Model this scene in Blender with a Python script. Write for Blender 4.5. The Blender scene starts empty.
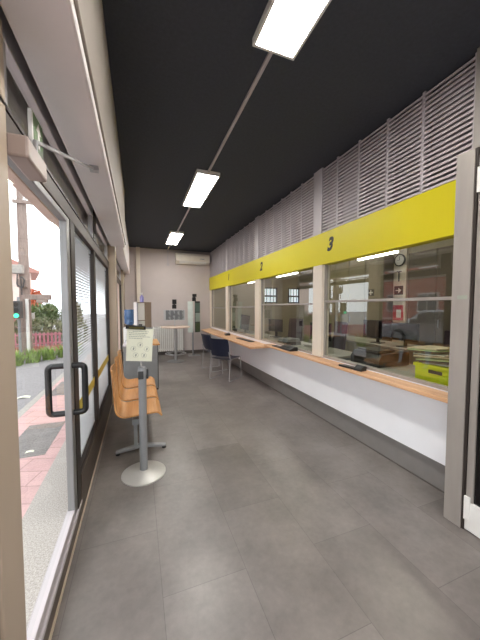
import bpy, math, random
from mathutils import Vector, Matrix, Euler
random.seed(7)
C = bpy.context.scene.collection
PI = math.pi

# ------------------------------------------------------------------ materials
def srgb(r, g, b):
    f = lambda c: (c/255/12.92) if c/255 <= 0.04045 else ((c/255+0.055)/1.055)**2.4
    return (f(r), f(g), f(b), 1)

def mat(name, rgb, rough=0.5, metal=0.0, var=0.06, scale=8.0, bump=0.0, emit=None, estr=0.0, stretch=None, spec=0.5):
    m = bpy.data.materials.new(name); m.use_nodes = True
    nt = m.node_tree; b = nt.nodes['Principled BSDF']
    col = srgb(*rgb)
    tc = nt.nodes.new('ShaderNodeTexCoord')
    mp = nt.nodes.new('ShaderNodeMapping')
    if stretch: mp.inputs['Scale'].default_value = stretch
    nz = nt.nodes.new('ShaderNodeTexNoise'); nz.inputs['Scale'].default_value = scale; nz.inputs['Detail'].default_value = 6
    rp = nt.nodes.new('ShaderNodeValToRGB')
    rp.color_ramp.elements[0].position = 0.3; rp.color_ramp.elements[1].position = 0.7
    rp.color_ramp.elements[0].color = tuple(c*(1-var) for c in col[:3])+(1,)
    rp.color_ramp.elements[1].color = tuple(min(1, c*(1+var)) for c in col[:3])+(1,)
    nt.links.new(tc.outputs['Object'], mp.inputs['Vector']); nt.links.new(mp.outputs['Vector'], nz.inputs['Vector'])
    nt.links.new(nz.outputs['Fac'], rp.inputs['Fac']); nt.links.new(rp.outputs['Color'], b.inputs['Base Color'])
    b.inputs['Roughness'].default_value = rough; b.inputs['Metallic'].default_value = metal
    b.inputs['Specular IOR Level'].default_value = spec
    if bump:
        bp = nt.nodes.new('ShaderNodeBump'); bp.inputs['Strength'].default_value = bump; bp.inputs['Distance'].default_value = 0.01
        nt.links.new(nz.outputs['Fac'], bp.inputs['Height']); nt.links.new(bp.outputs['Normal'], b.inputs['Normal'])
    if emit:
        b.inputs['Emission Color'].default_value = srgb(*emit); b.inputs['Emission Strength'].default_value = estr
    return m

def glass_mat(name, tint=(0.9, 0.95, 0.92), r0=0.05, r1=0.55, power=3.0):
    m = bpy.data.materials.new(name); m.use_nodes = True
    nt = m.node_tree; nt.nodes.clear()
    out = nt.nodes.new('ShaderNodeOutputMaterial'); mix = nt.nodes.new('ShaderNodeMixShader')
    tr = nt.nodes.new('ShaderNodeBsdfTransparent'); tr.inputs['Color'].default_value = (*tint, 1)
    gl = nt.nodes.new('ShaderNodeBsdfGlossy'); gl.inputs['Roughness'].default_value = 0.004
    lw = nt.nodes.new('ShaderNodeLayerWeight'); lw.inputs['Blend'].default_value = 0.5
    pw = nt.nodes.new('ShaderNodeMath'); pw.operation = 'POWER'; pw.inputs[1].default_value = power
    ml = nt.nodes.new('ShaderNodeMath'); ml.operation = 'MULTIPLY_ADD'; ml.inputs[1].default_value = r1; ml.inputs[2].default_value = r0
    nt.links.new(lw.outputs['Facing'], pw.inputs[0]); nt.links.new(pw.outputs[0], ml.inputs[0])
    nt.links.new(ml.outputs[0], mix.inputs['Fac']); nt.links.new(tr.outputs[0], mix.inputs[1]); nt.links.new(gl.outputs[0], mix.inputs[2])
    nt.links.new(mix.outputs[0], out.inputs['Surface'])
    return m

def brick_mat(name, c1, c2, mortar, bw, bh, ms, rough, offs=0.5, rot=0.0, shift=(0,0,0), nscale=6, nvar=0.25, bump=0.0, spec=0.5, fine=60, finew=1.0):
    m = bpy.data.materials.new(name); m.use_nodes = True
    nt = m.node_tree; b = nt.nodes['Principled BSDF']; L = nt.links.new
    tc = nt.nodes.new('ShaderNodeTexCoord'); mp = nt.nodes.new('ShaderNodeMapping')
    mp.inputs['Rotation'].default_value = (0, 0, rot); mp.inputs['Location'].default_value = shift
    br = nt.nodes.new('ShaderNodeTexBrick')
    br.inputs['Color1'].default_value = srgb(*c1); br.inputs['Color2'].default_value = srgb(*c2); br.inputs['Mortar'].default_value = srgb(*mortar)
    br.inputs['Scale'].default_value = 1; br.inputs['Brick Width'].default_value = bw; br.inputs['Row Height'].default_value = bh
    br.inputs['Mortar Size'].default_value = ms; br.offset = offs; br.inputs['Mortar Smooth'].default_value = 0.2
    n1 = nt.nodes.new('ShaderNodeTexNoise'); n1.inputs['Scale'].default_value = nscale; n1.inputs['Detail'].default_value = 8; n1.inputs['Roughness'].default_value = 0.65
    n2 = nt.nodes.new('ShaderNodeTexNoise'); n2.inputs['Scale'].default_value = fine; n2.inputs['Detail'].default_value = 4
    ad = nt.nodes.new('ShaderNodeMath'); ad.operation = 'ADD'
    rp = nt.nodes.new('ShaderNodeMapRange'); rp.inputs['From Min'].default_value = (0.5+0.5*finew)-0.24; rp.inputs['From Max'].default_value = (0.5+0.5*finew)+0.24
    rp.inputs['To Min'].default_value = 1-nvar; rp.inputs['To Max'].default_value = 1+nvar
    mx = nt.nodes.new('ShaderNodeMix'); mx.data_type = 'RGBA'; mx.blend_type = 'MULTIPLY'; mx.inputs['Factor'].default_value = 1
    L(tc.outputs['Object'], mp.inputs['Vector']); L(mp.outputs['Vector'], br.inputs['Vector'])
    L(tc.outputs['Object'], n1.inputs['Vector']); L(tc.outputs['Object'], n2.inputs['Vector'])
    ad.operation = 'MULTIPLY_ADD'; ad.inputs[1].default_value = finew
    L(n2.outputs['Fac'], ad.inputs[0]); L(n1.outputs['Fac'], ad.inputs[2]); L(ad.outputs[0], rp.inputs['Value'])
    L(br.outputs['Color'], mx.inputs['A']); L(rp.outputs['Result'], mx.inputs['B']); L(mx.outputs['Result'], b.inputs['Base Color'])
    b.inputs['Roughness'].default_value = rough; b.inputs['Specular IOR Level'].default_value = spec
    if bump:
        bp = nt.nodes.new('ShaderNodeBump'); bp.inputs['Strength'].default_value = bump; bp.inputs['Distance'].default_value = 0.01
        L(n1.outputs['Fac'], bp.inputs['Height']); L(bp.outputs['Normal'], b.inputs['Normal'])
    return m

def wood_mat(name, c1, c2, rough=0.4, axis='Y', scale=2.0):
    m = bpy.data.materials.new(name); m.use_nodes = True
    nt = m.node_tree; b = nt.nodes['Principled BSDF']; L = nt.links.new
    tc = nt.nodes.new('ShaderNodeTexCoord'); mp = nt.nodes.new('ShaderNodeMapping')
    s = {'X': (1, 14, 14), 'Y': (14, 1, 14), 'Z': (14, 14, 1)}[axis]
    mp.inputs['Scale'].default_value = s
    nz = nt.nodes.new('ShaderNodeTexNoise'); nz.inputs['Scale'].default_value = scale; nz.inputs['Detail'].default_value = 8; nz.inputs['Distortion'].default_value = 0.8
    rp = nt.nodes.new('ShaderNodeValToRGB'); rp.color_ramp.elements[0].position = 0.32; rp.color_ramp.elements[1].position = 0.68
    rp.color_ramp.elements[0].color = srgb(*c1); rp.color_ramp.elements[1].color = srgb(*c2)
    L(tc.outputs['Object'], mp.inputs['Vector']); L(mp.outputs['Vector'], nz.inputs['Vector']); L(nz.outputs['Fac'], rp.inputs['Fac'])
    L(rp.outputs['Color'], b.inputs['Base Color']); b.inputs['Roughness'].default_value = rough
    return m

M = dict(
    ceil=mat('dark_ceiling_paint', (66, 70, 78), 0.8, var=0.08, scale=40, bump=0.15, spec=0.2),
    wall=mat('beige_wall_paint', (196, 186, 184), 0.7, var=0.03, scale=3, bump=0.05),
    wallL=mat('pale_plaster', (205, 200, 200), 0.7, var=0.04, scale=3, bump=0.05),
    panel=mat('white_laminate', (240, 241, 246), 0.45, var=0.015, scale=4),
    skirt=mat('grey_skirting', (128, 124, 122), 0.4, var=0.05, scale=10),
    bskirt=mat('dark_skirting', (92, 86, 82), 0.5, var=0.05),
    yellow=mat('yellow_panel', (210, 198, 8), 0.45, var=0.012, scale=3),
    black=mat('black_print', (18, 18, 18), 0.5, var=0.05),
    louvre=mat('grey_lacquer_slats', (196, 188, 192), 0.4, var=0.03, spec=0.5),
    louvback=mat('louvre_backing', (150, 142, 145), 0.6, var=0.05),
    post=mat('grey_lacquer_post', (186, 180, 184), 0.4, var=0.03),
    cream=mat('cream_frame', (222, 212, 198), 0.45, var=0.03),
    alu=mat('brushed_aluminium', (186, 184, 182), 0.38, 0.75, var=0.06, scale=6, stretch=(1, 1, 25)),
    alum=mat('matt_aluminium', (164, 158, 152), 0.42, 0.25, var=0.08, scale=12, stretch=(1, 1, 0.15)),
    doorgrey=mat('grey_door_profile', (142, 142, 143), 0.4, 0.3, var=0.05),
    closer=mat('pinkish_beige_casing', (168, 152, 145), 0.45, var=0.03),
    silver=mat('silver_profile', (190, 190, 192), 0.35, 0.55, var=0.05),
    chrome=mat('chrome_tube', (214, 214, 217), 0.25, 0.5, var=0.03),
    greymetal=mat('grey_painted_metal', (150, 153, 156), 0.4, 0.25, var=0.05),
    brown=mat('brown_anodised', (86, 75, 67), 0.45, 0.1, var=0.08),
    lintel=mat('dark_bronze_lintel', (66, 54, 46), 0.5, 0.0, var=0.08),
    darkbrown=mat('dark_brown_frame', (52, 45, 41), 0.5, 0.2, var=0.08),
    beigeframe=mat('beige_frame', (182, 166, 148), 0.5, var=0.05, stretch=(1, 1, 0.2)),
    boxwhite=mat('offwhite_casing', (236, 230, 230), 0.6, var=0.04, scale=2.5),
    boxtrim=mat('beige_casing_edge', (160, 152, 143), 0.6, var=0.04, scale=3),
    blackplastic=mat('black_plastic', (22, 22, 24), 0.35, var=0.08),
    darkgrey=mat('dark_grey_plastic', (58, 60, 62), 0.45, var=0.06),
    white=mat('white_plastic', (232, 231, 228), 0.4, var=0.02),
    offwhite=mat('ivory_plastic', (225, 217, 204), 0.45, var=0.03),
    radiator=mat('white_radiator_enamel', (244, 243, 241), 0.35, var=0.02),
    navy=mat('navy_polypropylene', (30, 36, 58), 0.4, var=0.06),
    paper=mat('cream_paper', (236, 238, 218), 0.6, var=0.02),
    print_=mat('grey_print', (160, 166, 154), 0.6, var=0.08),
    olive=mat('olive_clip', (84, 78, 28), 0.5, var=0.1),
    orange=mat('orange_band', (205, 150, 70), 0.5, var=0.1),
    stripe=mat('yellow_film', (196, 176, 70), 0.5, var=0.06),
    slat=mat('white_blind_slat', (238, 240, 242), 0.5, var=0.02),
    signgreen=mat('pale_green_sign', (150, 176, 128), 0.45, var=0.04),
    deepgreen=mat('green_sign_face', (92, 124, 76), 0.45, var=0.05),
    lav=mat('lavender_bottle', (150, 145, 200), 0.3, var=0.1),
    bluewater=mat('blue_water_bottle', (70, 100, 140), 0.15, var=0.15, scale=14),
    kiosk_brown=mat('brown_board', (138, 120, 104), 0.5, var=0.06),
    officewall=mat('olive_office_wall', (168, 160, 136), 0.65, var=0.03),
    officedark=mat('brown_cabinet_front', (104, 96, 80), 0.5, var=0.04),
    officefloor=mat('office_floor', (120, 116, 110), 0.5, var=0.06),
    deskgrey=mat('office_desk_top', (168, 164, 156), 0.5, var=0.04),
    lime=mat('lime_yellow_plastic', (206, 214, 40), 0.4, var=0.05),
    purple=mat('aubergine_fabric', (62, 46, 58), 0.8, var=0.1),
    red=mat('red_sign', (196, 52, 58), 0.45, var=0.04),
    granite=mat('granite_kerb', (176, 170, 164), 0.75, var=0.35, scale=120, bump=0.1),
    asphalt=mat('asphalt', (142, 140, 142), 0.9, var=0.22, scale=45, bump=0.2),
    concrete=mat('concrete', (170, 166, 160), 0.85, var=0.12, scale=20, bump=0.1),
    polewood=mat('weathered_pole', (148, 132, 124), 0.85, var=0.2, scale=10, stretch=(6, 6, 0.6), bump=0.2),
    leaf=mat('green_leaves', (92, 112, 58), 0.6, var=0.45, scale=9),
    leaf2=mat('bright_leaves', (134, 162, 76), 0.6, var=0.4, scale=9),
    leaf3=mat('dull_leaves', (116, 122, 88), 0.65, var=0.4, scale=6),
    redleaf=mat('autumn_leaves', (196, 102, 66), 0.6, var=0.35, scale=6),
    trunk=mat('bark', (96, 80, 66), 0.9, var=0.2),
    pinkrail=mat('pink_railing', (186, 116, 128), 0.6, var=0.1),
    brickred=brick_mat('brick_wall_red', (168, 104, 92), (150, 90, 82), (170, 150, 140), 0.25, 0.07, 0.01, 0.85),
    pinkwall=mat('pink_render', (222, 200, 190), 0.8, var=0.05),
    redwall=mat('red_brown_render', (176, 96, 86), 0.8, var=0.06),
    rooftile=mat('roof_tiles', (172, 124, 114), 0.8, var=0.2, scale=20),
    eave=mat('beige_eave', (226, 200, 184), 0.8, var=0.05),
    winglass=mat('window_glass_dark', (70, 80, 92), 0.1, var=0.1),
    silvercar=mat('silver_car_paint', (196, 200, 206), 0.25, 0.5, var=0.02),
    rubber=mat('black_rubber', (20, 20, 20), 0.8, var=0.1),
    darkglass=mat('dark_tinted_glass', (10, 10, 11), 0.08, var=0.05),
    light=mat('light_diffuser', (255, 252, 244), 0.5, emit=(255, 251, 244), estr=30.0),
    greenlamp=mat('green_lamp', (60, 230, 170), 0.3, emit=(50, 230, 160), estr=1.5),
    daylight=mat('frosted_daylight', (230, 238, 246), 0.5, emit=(225, 238, 250), estr=0.9),
    counter=wood_mat('beech_counter', (206, 158, 118), (224, 182, 144), 0.35, 'Y', 1.5),
    ply=wood_mat('beech_plywood', (196, 138, 80), (216, 162, 104), 0.35, 'Y', 1.5),
    tablewood=wood_mat('pale_wood', (200, 178, 160), (216, 196, 180), 0.4, 'X', 1.5),
    floor=brick_mat('grey_vinyl_tile', (115, 109, 106), (127, 121, 118), (98, 93, 91), 0.92, 0.46, 0.0016, 0.34, rot=PI/2, shift=(0.35, 0.02, 0), nscale=2.6, nvar=0.30, bump=0.0, finew=0.22, fine=35),
    pinkpave=brick_mat('pink_paver', (208, 172, 170), (200, 164, 162), (174, 144, 140), 0.4, 0.2, 0.006, 0.85, rot=0.3, nvar=0.12),
    greypave=brick_mat('grey_tactile_paver', (140, 136, 134), (132, 128, 126), (118, 114, 112), 0.4, 0.04, 0.004, 0.85),
    glassR=glass_mat('counter_glass', (0.88, 0.92, 0.86), 0.12, 0.6, 2.0),
    glassL=glass_mat('shopfront_glass', (0.95, 0.98, 0.97), 0.02, 0.5, 4.0),
)

# ------------------------------------------------------------------ mesh helpers
def translucent(name, rgb, fac):
    m = mat(name, rgb, 0.6, var=0.02); nt = m.node_tree; b = nt.nodes['Principled BSDF']; out = nt.nodes['Material Output']
    tr = nt.nodes.new('ShaderNodeBsdfTranslucent'); tr.inputs['Color'].default_value = srgb(*rgb)
    mx = nt.nodes.new('ShaderNodeMixShader'); mx.inputs['Fac'].default_value = fac
    nt.links.new(b.outputs[0], mx.inputs[1]); nt.links.new(tr.outputs[0], mx.inputs[2]); nt.links.new(mx.outputs[0], out.inputs['Surface'])
    return m
M['slat'] = translucent('white_blind_slat', (222, 224, 227), 0.35)

class MB:
    def __init__(s): s.v = []; s.f = []; s.X = Matrix.Identity(4)
    def add(s, vs, fs):
        o = len(s.v); s.v += [s.X @ Vector(p) for p in vs]; s.f += [tuple(i+o for i in f) for f in fs]; return s
    def box(s, x0, x1, y0, y1, z0, z1):
        return s.add([(x0,y0,z0),(x1,y0,z0),(x1,y1,z0),(x0,y1,z0),(x0,y0,z1),(x1,y0,z1),(x1,y1,z1),(x0,y1,z1)],
              [(0,3,2,1),(4,5,6,7),(0,1,5,4),(1,2,6,5),(2,3,7,6),(3,0,4,7)])
    def quad(s, a, b, c, d): return s.add([a,b,c,d], [(0,1,2,3)])
    def prism(s, poly, axis, a, b):          # poly of 2-tuples in the two other axes, extruded a..b
        mk = {'x': lambda p,t:(t,p[0],p[1]), 'y': lambda p,t:(p[0],t,p[1]), 'z': lambda p,t:(p[0],p[1],t)}[axis]
        n = len(poly); vs = [mk(p,a) for p in poly]+[mk(p,b) for p in poly]
        fs = [tuple(range(n)), tuple(range(2*n-1, n-1, -1))]+[(i,(i+1)%n,n+(i+1)%n,n+i) for i in range(n)]
        return s.add(vs, fs)
    def tube(s, pts, r, n=10, closed=False, r1=None):
        pts = [Vector(p) for p in pts]; N = len(pts); vs = []; fs = []; up = None
        for i, p in enumerate(pts):
            if closed: d = pts[(i+1)%N]-pts[i-1]
            else: d = pts[min(i+1,N-1)]-pts[max(i-1,0)]
            d.normalize()
            if up is None:
                up = Vector((0,0,1)) if abs(d.z) < 0.9 else Vector((1,0,0))
            up = (up-d*up.dot(d)); 
            if up.length < 1e-4: up = d.orthogonal()
            up.normalize(); sd = d.cross(up)
            rr = r if r1 is None else r+(r1-r)*i/(N-1)
            vs += [p+(up*math.cos(2*PI*k/n)+sd*math.sin(2*PI*k/n))*rr for k in range(n)]
        for i in range(N if closed else N-1):
            j = (i+1)%N
            fs += [(i*n+k, i*n+(k+1)%n, j*n+(k+1)%n, j*n+k) for k in range(n)]
        if not closed: fs += [tuple(range(n-1,-1,-1)), tuple((N-1)*n+k for k in range(n))]
        return s.add(vs, fs)
    def lathe(s, prof, c=(0,0,0), n=32):      # prof (r,z) bottom to top, axis z
        vs = []; fs = []
        for r, z in prof: vs += [(c[0]+r*math.cos(2*PI*k/n), c[1]+r*math.sin(2*PI*k/n), c[2]+z) for k in range(n)]
        for i in range(len(prof)-1):
            fs += [(i*n+k, i*n+(k+1)%n, (i+1)*n+(k+1)%n, (i+1)*n+k) for k in range(n)]
        fs += [tuple(range(n-1,-1,-1)), tuple((len(prof)-1)*n+k for k in range(n))]
        return s.add(vs, fs)
    def at(s, loc, rotz=0, rx=0, ry=0):
        s.X = Matrix.Translation(loc) @ Euler((rx, ry, rotz)).to_matrix().to_4x4(); return s

def smooth_path(pts, rad, seg=5):
    """polyline with rounded corners"""
    pts = [Vector(p) for p in pts]; out = [pts[0]]
    for i in range(1, len(pts)-1):
        p = pts[i]; a = (pts[i-1]-p); b = (pts[i+1]-p)
        r = min(rad, a.length*0.49, b.length*0.49); A = p+a.normalized()*r; B = p+b.normalized()*r
        for k in range(seg+1):
            t = k/seg; out.append(A*(1-t)**2+p*2*t*(1-t)+B*t*t)
    out.append(pts[-1]); return out

def obj(name, mb, m, parent=None, smooth=False, bevel=0.0):
    me = bpy.data.meshes.new(name)
    vs = mb.v
    if parent is not None:
        W = world_of(parent).inverted(); vs = [W @ v for v in vs]; loc = None
    else:
        lo = [min(v[i] for v in vs) for i in range(3)]; hi = [max(v[i] for v in vs) for i in range(3)]
        loc = Vector(((lo[0]+hi[0])/2, (lo[1]+hi[1])/2, lo[2])); vs = [v-loc for v in vs]
    me.from_pydata([tuple(v) for v in vs], [], mb.f); me.update()
    import bmesh
    bm = bmesh.new(); bm.from_mesh(me)
    if len(bm.faces) > 1: bmesh.ops.recalc_face_normals(bm, faces=bm.faces)
    bm.to_mesh(me); bm.free()
    if smooth:
        for p in me.polygons: p.use_smooth = True
        me.set_sharp_from_angle(angle=math.radians(40))
    me.materials.append(M[m] if isinstance(m, str) else m)
    o = bpy.data.objects.new(name, me); C.objects.link(o)
    if parent is not None: o.parent = parent
    else: o.location = loc
    if bevel:
        b = o.modifiers.new('bevel', 'BEVEL'); b.width = bevel; b.segments = 2; b.limit_method = 'ANGLE'
    return o

def world_of(o):
    Wm = Matrix.Translation(o.location) @ o.rotation_euler.to_matrix().to_4x4()
    return world_of(o.parent) @ Wm if o.parent else Wm

def tag(o, label, cat, group=None, kind=None):
    o['label'] = label; o['category'] = cat
    if group: o['group'] = group
    if kind: o['kind'] = kind
    return o
def thing(name, label, cat, loc=(0,0,0), rotz=0, group=None):
    o = bpy.data.objects.new(name, None); C.objects.link(o); o.empty_display_size = 0.1
    o.location = loc; o.rotation_euler = (0,0,rotz); return tag(o, label, cat, group)
def struct(name, mb, m, parent=None, **k):
    o = obj(name, mb, m, parent, **k)
    if parent is None: o['kind'] = 'structure'
    return o
def sthing(name, loc=(0,0,0)):
    o = bpy.data.objects.new(name, None); C.objects.link(o); o.location = loc; o['kind'] = 'structure'; return o
def B(*a): return MB().box(*a)
def copy_tree(o, parent=None):
    c = o.copy(); C.objects.link(c)
    if parent: c.parent = parent
    for ch in list(o.children): copy_tree(ch, c)
    return c

# ------------------------------------------------------------------ room constants
XL, XR, YB, ZC = -0.40, 2.28, 8.8, 3.25
FX = -0.42            # shopfront plane

# ------------------------------------------------------------------ shell
struct('floor', B(XL-0.05, 6.2, -2.2, YB+0.1, -0.1, 0), 'floor')
struct('ceiling', B(XL-0.1, 6.2, -2.2, YB+0.1, ZC, ZC+0.15), 'ceil')
struct('wall_back', B(-0.5, 2.3, YB, YB+0.12, 0, ZC), 'wall')
struct('baseboard_back', B(-0.36, 2.26, YB-0.015, YB, 0, 0.1), 'bskirt')
struct('wall_front', B(-0.5, 6.2, -2.2, -2.08, 0, ZC), 'wall')
struct('wall_right', B(2.24, 2.34, 1.28, YB, 0.25, 0.845), 'panel')
struct('baseboard_right', B(2.285, 2.33, 1.28, YB, 0, 0.25), 'skirt')
struct('trim_1', B(2.28, 2.287, 1.28, YB, 0.0, 0.012), 'bskirt')
struct('wall_entrance_side', B(2.3, 2.4, -2.08, 0.2, 0, ZC), 'wall')

# left facade: low kick wall, columns, upper casings
struct('baseboard_left', MB().box(-0.43, XL, 2.2, YB, 0, 0.29).box(-0.43, XL, 1.2, 2.2, 0, 0.12).box(-0.43, XL, -2.08, 1.0, 0, 0.29), 'brown')
struct('trim_2', B(XL, XL+0.008, 1.0, YB, 0.0, 0.016), 'beigeframe')
struct('wall_left', MB().box(-0.46, -0.31, 4.56, 4.80, 0.0, 2.42).box(-0.46, -0.36, 7.9, YB, 0.29, 2.5).box(-0.46,-0.40,-2.08,YB,2.52,ZC), 'beigeframe')
struct('trim_3', MB().box(-0.375, -0.17, -2.08, 4.62, 2.40, ZC-0.002), 'boxwhite', bevel=0.012)
struct('trim_4', MB().box(-0.176, -0.163, -2.08, 4.62, 2.46, ZC-0.002).box(-0.172, -0.158, -2.08, 4.62, 2.44, 2.47), 'boxtrim', bevel=0.004)
struct('trim_5', MB().box(-0.395, -0.215, 4.82, YB, 2.46, ZC-0.002), 'boxwhite', bevel=0.012)
struct('trim_6', MB().box(-0.40, -0.375, -2.08, 4.62, 2.50, 2.52), 'darkbrown')
struct('trim_7', MB().box(-0.36, -0.22, YB-0.06, YB, 2.9, 2.98).box(-0.03, 0.08, YB-0.10, YB, 0, ZC-0.002), 'cream', bevel=0.006)

# transom, lintel and fanlights along the shopfront
struct('trim_8', MB().box(-0.45, -0.40, -2.08, 4.56, 2.06, 2.15).box(-0.45, -0.40, 4.80, 7.9, 2.06, 2.15), 'lintel', bevel=0.004)
struct('trim_9', MB().box(-0.452, -0.395, -2.08, 4.56, 2.15, 2.165), 'darkbrown')
def fanlight(n, y0, y1):
    w = sthing(f'window_{n}', (-0.43, (y0+y1)/2, 2.12))
    f = MB()
    f.box(-0.445, -0.405, y0, y1, 2.395, 2.50).box(-0.445, -0.41, y0, y1, 2.165, 2.19).box(-0.445, -0.408, y0, y0+0.05, 2.19, 2.395).box(-0.445, -0.408, y1-0.05, y1, 2.19, 2.395)
    obj('window_frame', f, 'silver', w, bevel=0.003)
    obj('pane', MB().quad((-0.43,y0+0.05,2.19),(-0.43,y1-0.05,2.19),(-0.43,y1-0.05,2.395),(-0.43,y0+0.05,2.395)), 'glassL', w)
fanlight(1, 1.15, 3.14); fanlight(2, 3.30, 4.54); fanlight(3, 4.85, 7.85)
struct('trim_10', MB().box(-0.45, -0.40, 3.14, 3.30, 2.165, 2.50), 'darkbrown')

# fixed shopfront panes with blinds
def shop_pane(n, y0, y1, dark=True, blind=True):
    w = sthing(f'window_{n}', (-0.43, (y0+y1)/2, 0.29))
    f = MB().box(-0.45,-0.405,y0,y0+0.05,0.29,2.06).box(-0.45,-0.405,y1-0.05,y1,0.29,2.06).box(-0.45,-0.405,y0+0.05,y1-0.05,0.29,0.325)
    obj('window_frame', f, 'darkbrown', w, bevel=0.003)
    obj('pane', MB().quad((-0.43,y0+0.05,0.325),(-0.43,y1-0.05,0.325),(-0.43,y1-0.05,2.06),(-0.43,y0+0.05,2.06)), 'glassL', w)
    if blind:
        obj('film_stripe', MB().quad((-0.427,y0+0.05,0.70),(-0.427,y1-0.05,0.70),(-0.427,y1-0.05,0.79),(-0.427,y0+0.05,0.79)), 'stripe', w)
shop_pane(4, 2.17, 3.16); shop_pane(5, 3.16, 4.56); shop_pane(6, 4.80, 6.3, blind=False); shop_pane(7, 6.3, 7.9, blind=False)
shop_pane(8, -2.0, 1.0, blind=False)
def blind(y0, y1, label):
    t = thing('venetian_blind', label, 'blind', (-0.446, (y0+y1)/2, 0.33), 0, 'venetian blinds in the shopfront')
    s = MB(); z = 0.36
    while z < 2.01:
        s.X = Matrix.Translation((-0.446, (y0+y1)/2, z)) @ Euler((0, math.radians(-11), 0)).to_matrix().to_4x4()
        s.box(-0.0125, 0.0125, -(y1-y0)/2, (y1-y0)/2, -0.0006, 0.0006); z += 0.024
    obj('slats', s, 'slat', t)
    obj('head_rail', B(-0.46,-0.433,y0,y1,2.02,2.055), 'slat', t)
    obj('bottom_rail', B(-0.457,-0.435,y0,y1,0.328,0.345), 'slat', t)
    for yy in (y0+0.15, y1-0.15):
        obj('ladder_cord', MB().tube([(-0.446,yy,0.34),(-0.446,yy,2.03)], 0.0015, 5), 'slat', t)
blind(2.225, 3.105, 'white venetian blind behind the pane next to the glazed door')
blind(3.215, 4.505, 'white venetian blind behind the pane next to the beige column')

# entrance post (near, left) and glazed door
struct('wall_left_post', MB().box(-0.50, -0.395, 0.98, 1.145, 0, 2.42), 'beigeframe', bevel=0.006)
d = sthing('door_1', (FX, 1.7, 0.12))
obj('stile', B(-0.445, -0.405, 1.985, 2.065, 0.13, 2.06), 'doorgrey', d, bevel=0.004)
obj('stile', B(-0.445, -0.405, 1.147, 1.165, 0.13, 2.06), 'doorgrey', d, bevel=0.004)
obj('top_rail', B(-0.445, -0.405, 1.165, 1.985, 2.025, 2.06), 'doorgrey', d, bevel=0.004)
obj('bottom_rail', B(-0.445, -0.405, 1.165, 1.985, 0.13, 0.185), 'post', d, bevel=0.004)
obj('pane', MB().quad((-0.425,1.165,0.185),(-0.425,1.985,0.185),(-0.425,1.985,2.025),(-0.425,1.165,2.025)), 'glassL', d)
def pull(xo, xf):
    p = smooth_path([(xf, 2.03, 1.12),(xo, 2.03, 1.12),(xo, 2.03, 0.81),(xf, 2.03, 0.81)], 0.03)
    return MB().tube(p, 0.019, 12)
obj('handle', pull(-0.335, -0.406), 'blackplastic', d, smooth=True)
obj('handle', pull(-0.54, -0.444), 'blackplastic', d, smooth=True)
struct('trim_11', MB().box(-0.46, -0.40, 2.066, 2.17, 0.12, 2.06), 'darkbrown')
struct('trim_12', MB().box(-0.47, -0.395, 1.147, 2.17, 0.105, 0.128), 'post', bevel=0.003)

t = thing('door_closer', 'pale overhead door closer with a steel arm above the glazed door', 'door closer', (-0.39, 1.5, 2.05))
obj('body', MB().box(-0.405, -0.34, 1.15, 1.36, 2.005, 2.08), 'closer', t, bevel=0.008)
obj('arm', MB().tube([(-0.37,1.33,2.08),(-0.37,1.33,2.15),(-0.255,2.03,2.385)], 0.009, 8), 'silver', t, smooth=True)
obj('bracket', MB().box(-0.275,-0.225,2.01,2.055,2.37,2.402), 'silver', t, bevel=0.003)
t = thing('exit_sign', 'small green emergency exit sign with white edge hung above the glazed door', 'sign', (-0.40, 1.53, 2.2))
obj('plate', B(-0.404, -0.388, 1.37, 1.50, 2.14, 2.30), 'white', t, bevel=0.003)
obj('green_face', B(-0.388, -0.386, 1.38, 1.492, 2.15, 2.29), 'deepgreen', t)
obj('arrow_mark', MB().prism([(1.425,2.17),(1.445,2.17),(1.445,2.235),(1.465,2.235),(1.435,2.275),(1.405,2.235),(1.425,2.235)], 'x', -0.386, -0.3845), 'white', t)

# ------------------------------------------------------------------ counter windows
posts = [(2.94, 3.13), (4.88, 5.09), (6.84, 7.05), (8.68, 8.80)]
bays = [(1.28, 2.94), (3.13, 4.88), (5.09, 6.84), (7.05, 8.68)]
f = MB()
for i, (a, b) in enumerate(posts): struct(f'trim_{13+i}', B(2.20, 2.32, a, b, 0.845, 2.03), 'cream', bevel=0.004)
for i, (a, b) in enumerate(bays):
    zm = (1.563, 1.535, 1.49, 1.46)[i]
    w = sthing(f'window_{9+i}', (2.26, (a+b)/2, 0.845))
    fr = MB().box(2.235,2.285,a,b,0.845,0.872).box(2.24,2.28,a,a+0.022,0.872,2.03).box(2.24,2.28,b-0.022,b,0.872,2.03)
    obj('window_frame', fr, 'alum', w, bevel=0.002)
    obj('mid_rail', B(2.235,2.285,a+0.022,b-0.022,zm-0.013,zm+0.013), 'alum', w, bevel=0.002)
    obj('pane', MB().quad((2.255,a+0.022,0.872),(2.255,b-0.022,0.872),(2.255,b-0.022,zm-0.013),(2.255,a+0.022,zm-0.013)), 'glassR', w)
    obj('pane', MB().quad((2.268,a+0.022,zm+0.013),(2.268,b-0.022,zm+0.013),(2.268,b-0.022,2.03),(2.268,a+0.022,2.03)), 'glassR', w)

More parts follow.
